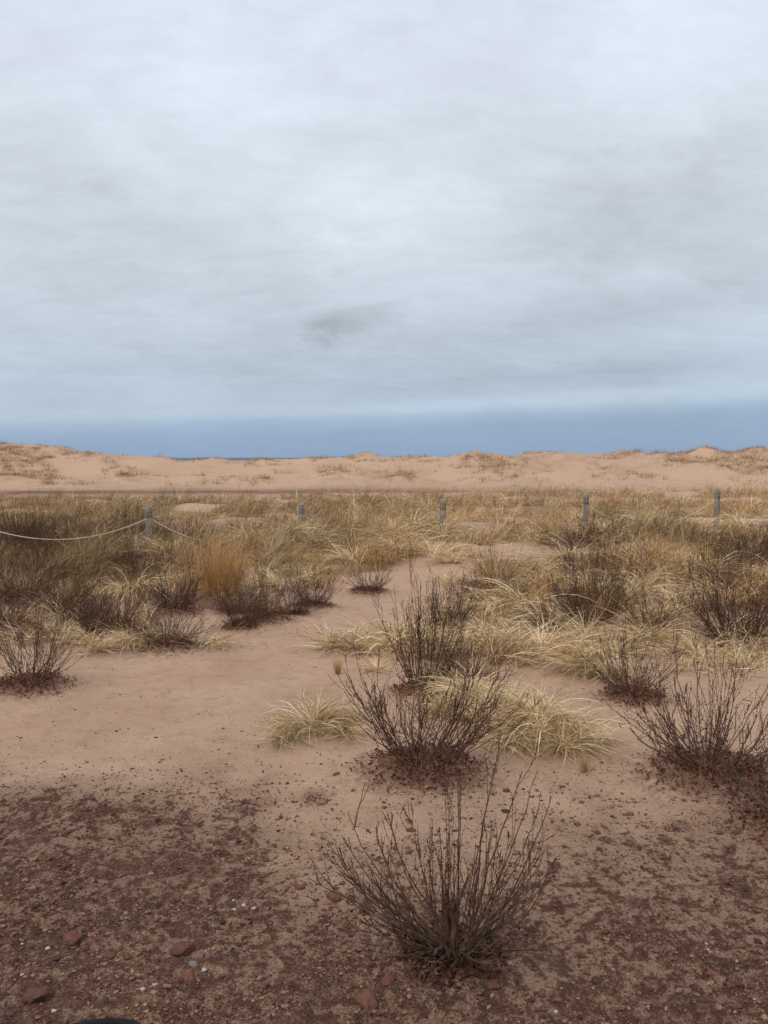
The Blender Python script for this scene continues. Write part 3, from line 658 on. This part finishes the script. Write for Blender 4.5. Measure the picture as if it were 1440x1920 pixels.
for i, sg in enumerate(SAG):
    if sg is None: continue
    a = POSTS[i]; b_ = POSTS[i + 1]; tt = np.linspace(0, 1, 48)
    za, zb = a[2] - .187, b_[2] - .187
    P = np.stack([a[0] + (b_[0] - a[0]) * tt, a[1] + (b_[1] - a[1]) * tt - .0, za + (zb - za) * tt - sg * 4 * tt * (1 - tt)], -1) - np.array(fl)
    V, Fq, C = tubes(P[None], np.full((1, 48), .009 if i != 2 else .007), 8, np.ones((1, 3)))
    add_obj("rope", np_mesh("rope", V, Fq, smooth=True), m_rope, parent=fence)

# black hose at the near edge
m_rub, nt, b = new_mat("black_rubber"); n = N(nt)
nt.links.new(n.mix(n.noise(n.coord("Object"), 40, 3), c4(.006, .006, .007), c4(.015, .015, .017)), b.inputs["Base Color"]); b.inputs["Roughness"].default_value = .8; b.inputs["Specular IOR Level"].default_value = .2
cp = [(-1.1, 2.02), (-.98, 2.12), (-.88, 2.19), (-.78, 2.22), (-.70, 2.21), (-.64, 2.16), (-.62, 2.05), (-.66, 1.9), (-.7, 1.7)]
cp = np.array(cp); tq = np.linspace(0, len(cp) - 1, 50)
hx = np.interp(tq, range(len(cp)), cp[:, 0]); hy = np.interp(tq, range(len(cp)), cp[:, 1])
for _ in range(3):
    hx[1:-1] = (hx[:-2] + hx[1:-1] + hx[2:]) / 3; hy[1:-1] = (hy[:-2] + hy[1:-1] + hy[2:]) / 3
V, Fq, C = tubes(np.stack([hx, hy, np.full(50, .020)], -1)[None], np.full((1, 50), .011), 12, np.ones((1, 3)))
add_obj("rubber_hose", np_mesh("rubber_hose", V, Fq, smooth=True), m_rub, label="black rubber hose curved on gravelly soil", category="hose")

# ------------------------------------------------------------------ sky / light
w = bpy.data.worlds.new("World"); scene.world = w; w.use_nodes = True
nt = w.node_tree; n = N(nt); bg = nt.nodes["Background"]
d = n.coord("Generated"); sx, sy, sz = n.sep(d)[:3]
zc = n.math('MAXIMUM', sz, 0.0)
ramp = nt.nodes.new("ShaderNodeValToRGB"); nt.links.new(n.math('SUBTRACT', zc, n.math('MULTIPLY', n.math('MULTIPLY', sx, .03), n.mr(zc, .0, .04))), ramp.inputs[0]); cr = ramp.color_ramp
stops = [(0, (139, 161, 188)), (.03, (147, 169, 194)), (.046, (158, 179, 201)), (.056, (176, 192, 209)), (.09, (178, 192, 207)), (.16, (190, 201, 212)), (.28, (205, 214, 224)), (.38, (211, 220, 231)), (.48, (215, 223, 236)), (1, (229, 230, 235))]
while len(cr.elements) < len(stops): cr.elements.new(.5)
for e, (p, c) in zip(cr.elements, stops): e.position = p; e.color = srgb(*c)
den = n.math('ADD', zc, .22)
pv = n.vec(n.math('DIVIDE', sx, den), n.math('DIVIDE', sy, den), 0.)
c1 = n.noise(n.mapping(pv, (1.0, 1.1, 1)), 1.1, 5, .55, .6)
c2 = n.noise(n.mapping(d, (1.6, 1.6, 3.2)), 1.9, 6, .6, .5)
c3 = n.noise(n.mapping(pv, (2.2, 4.0, 1)), 3.0, 5, .68, .5)
wn = n.math('SUBTRACT', n.noise(n.mapping(d, (1, 1, 2)), 14, 4, .65), .5)
f1 = n.math('MULTIPLY', n.math('SUBTRACT', c1, .5), .42)
f2 = n.math('MULTIPLY', n.math('SUBTRACT', c2, .5), .44)
f3 = n.math('MULTIPLY', n.math('SUBTRACT', c3, .5), .28)
amp = n.mr(zc, .0, .12, .25, 1.0)
fac = n.math('MULTIPLY', n.math('ADD', f1, n.math('ADD', f2, f3)), amp)
def gauss(cx, cz, wx, wz, slope=0., warp=.0, crisp=False):
    a = n.math('DIVIDE', n.math('SUBTRACT', n.math('ADD', sx, n.math('MULTIPLY', wn, warp * 1.5)), cx), wx)
    zz = n.math('SUBTRACT', n.math('SUBTRACT', sz, cz), n.math('MULTIPLY', n.math('SUBTRACT', sx, cx), slope))
    zz = n.math('ADD', zz, n.math('MULTIPLY', wn, warp))
    b2 = n.math('DIVIDE', zz, wz)
    r2 = n.math('ADD', n.math('MULTIPLY', a, a), n.math('MULTIPLY', b2, b2))
    if crisp: r2 = n.math('MULTIPLY', r2, n.math('ADD', r2, .15))
    return n.math('EXPONENT', n.math('MULTIPLY', r2, -1.0))
for (cx, cz, wx, wz, sl, wp, amt_, cp_) in ((-.044, .158, .062, .019, .14, .05, -.19, True), (-.06, .152, .038, .011, .1, .04, -.13, True), (.25, .100, .28, .012, .05, .02, -.10, False), (.22, .070, .30, .008, .05, .010, .10, False), (.26, .044, .34, .009, .045, .01, -.06, False),
                                   (-.03, .275, .11, .035, .15, .10, .13, False), (.27, .27, .15, .05, .2, .10, -.12, False), (-.28, .26, .16, .05, -.1, .1, -.08, False), (.34, .42, .18, .09, 0, .1, .08, False), (-.33, .098, .09, .006, 0, .02, -.06, False),
                                   (.25, .165, .24, .018, .12, .05, -.07, False), (-.1, .40, .25, .04, .1, .1, .05, False)):
    fac = n.math('ADD', fac, n.math('MULTIPLY', gauss(cx, cz, wx, wz, sl, wp, cp_), amt_))
bright = n.math('MULTIPLY', n.math('ADD', 1.09, fac), n.mr(zc, .48, 1.0, 1.0, 1.3))
cloud = n.mix(1.0, ramp.outputs[0], n.vec(bright, bright, bright), 'MULTIPLY')
sky = nt.nodes.new("ShaderNodeTexSky"); sky.sky_type = 'NISHITA'; sky.sun_disc = False
sky.sun_elevation = math.radians(46); sky.sun_rotation = math.radians(215)
skyc = n.mix(1.0, sky.outputs[0], (.08, .08, .08, 1), 'MULTIPLY')
fin = n.mix(.04, cloud, skyc)
nt.links.new(fin, bg.inputs[0]); bg.inputs[1].default_value = 1.0
sl_ = bpy.data.lights.new("sun", 'SUN'); sl_.energy = 1.4; sl_.angle = math.radians(14); sl_.color = (1, .95, .88)
so = bpy.data.objects.new("sun", sl_); COL.objects.link(so)
el = math.radians(46); rot = math.radians(215)
dirv = Vector((math.sin(rot) * math.cos(el), math.cos(rot) * math.cos(el), math.sin(el)))
so.rotation_euler = dirv.to_track_quat('Z', 'Y').to_euler()

cam = bpy.data.cameras.new("camera"); cam.sensor_fit = 'VERTICAL'; cam.sensor_height = 36; cam.lens = 29.03
cam.clip_start = .05; cam.clip_end = 40000
cob = bpy.data.objects.new("camera", cam); COL.objects.link(cob)
cob.location = (0, 0, 1.6); cob.rotation_euler = (math.radians(90 - 3.77), 0, 0)
scene.camera = cob
scene.view_settings.view_transform = 'Standard'; scene.view_settings.look = 'None'; scene.view_settings.exposure = 0
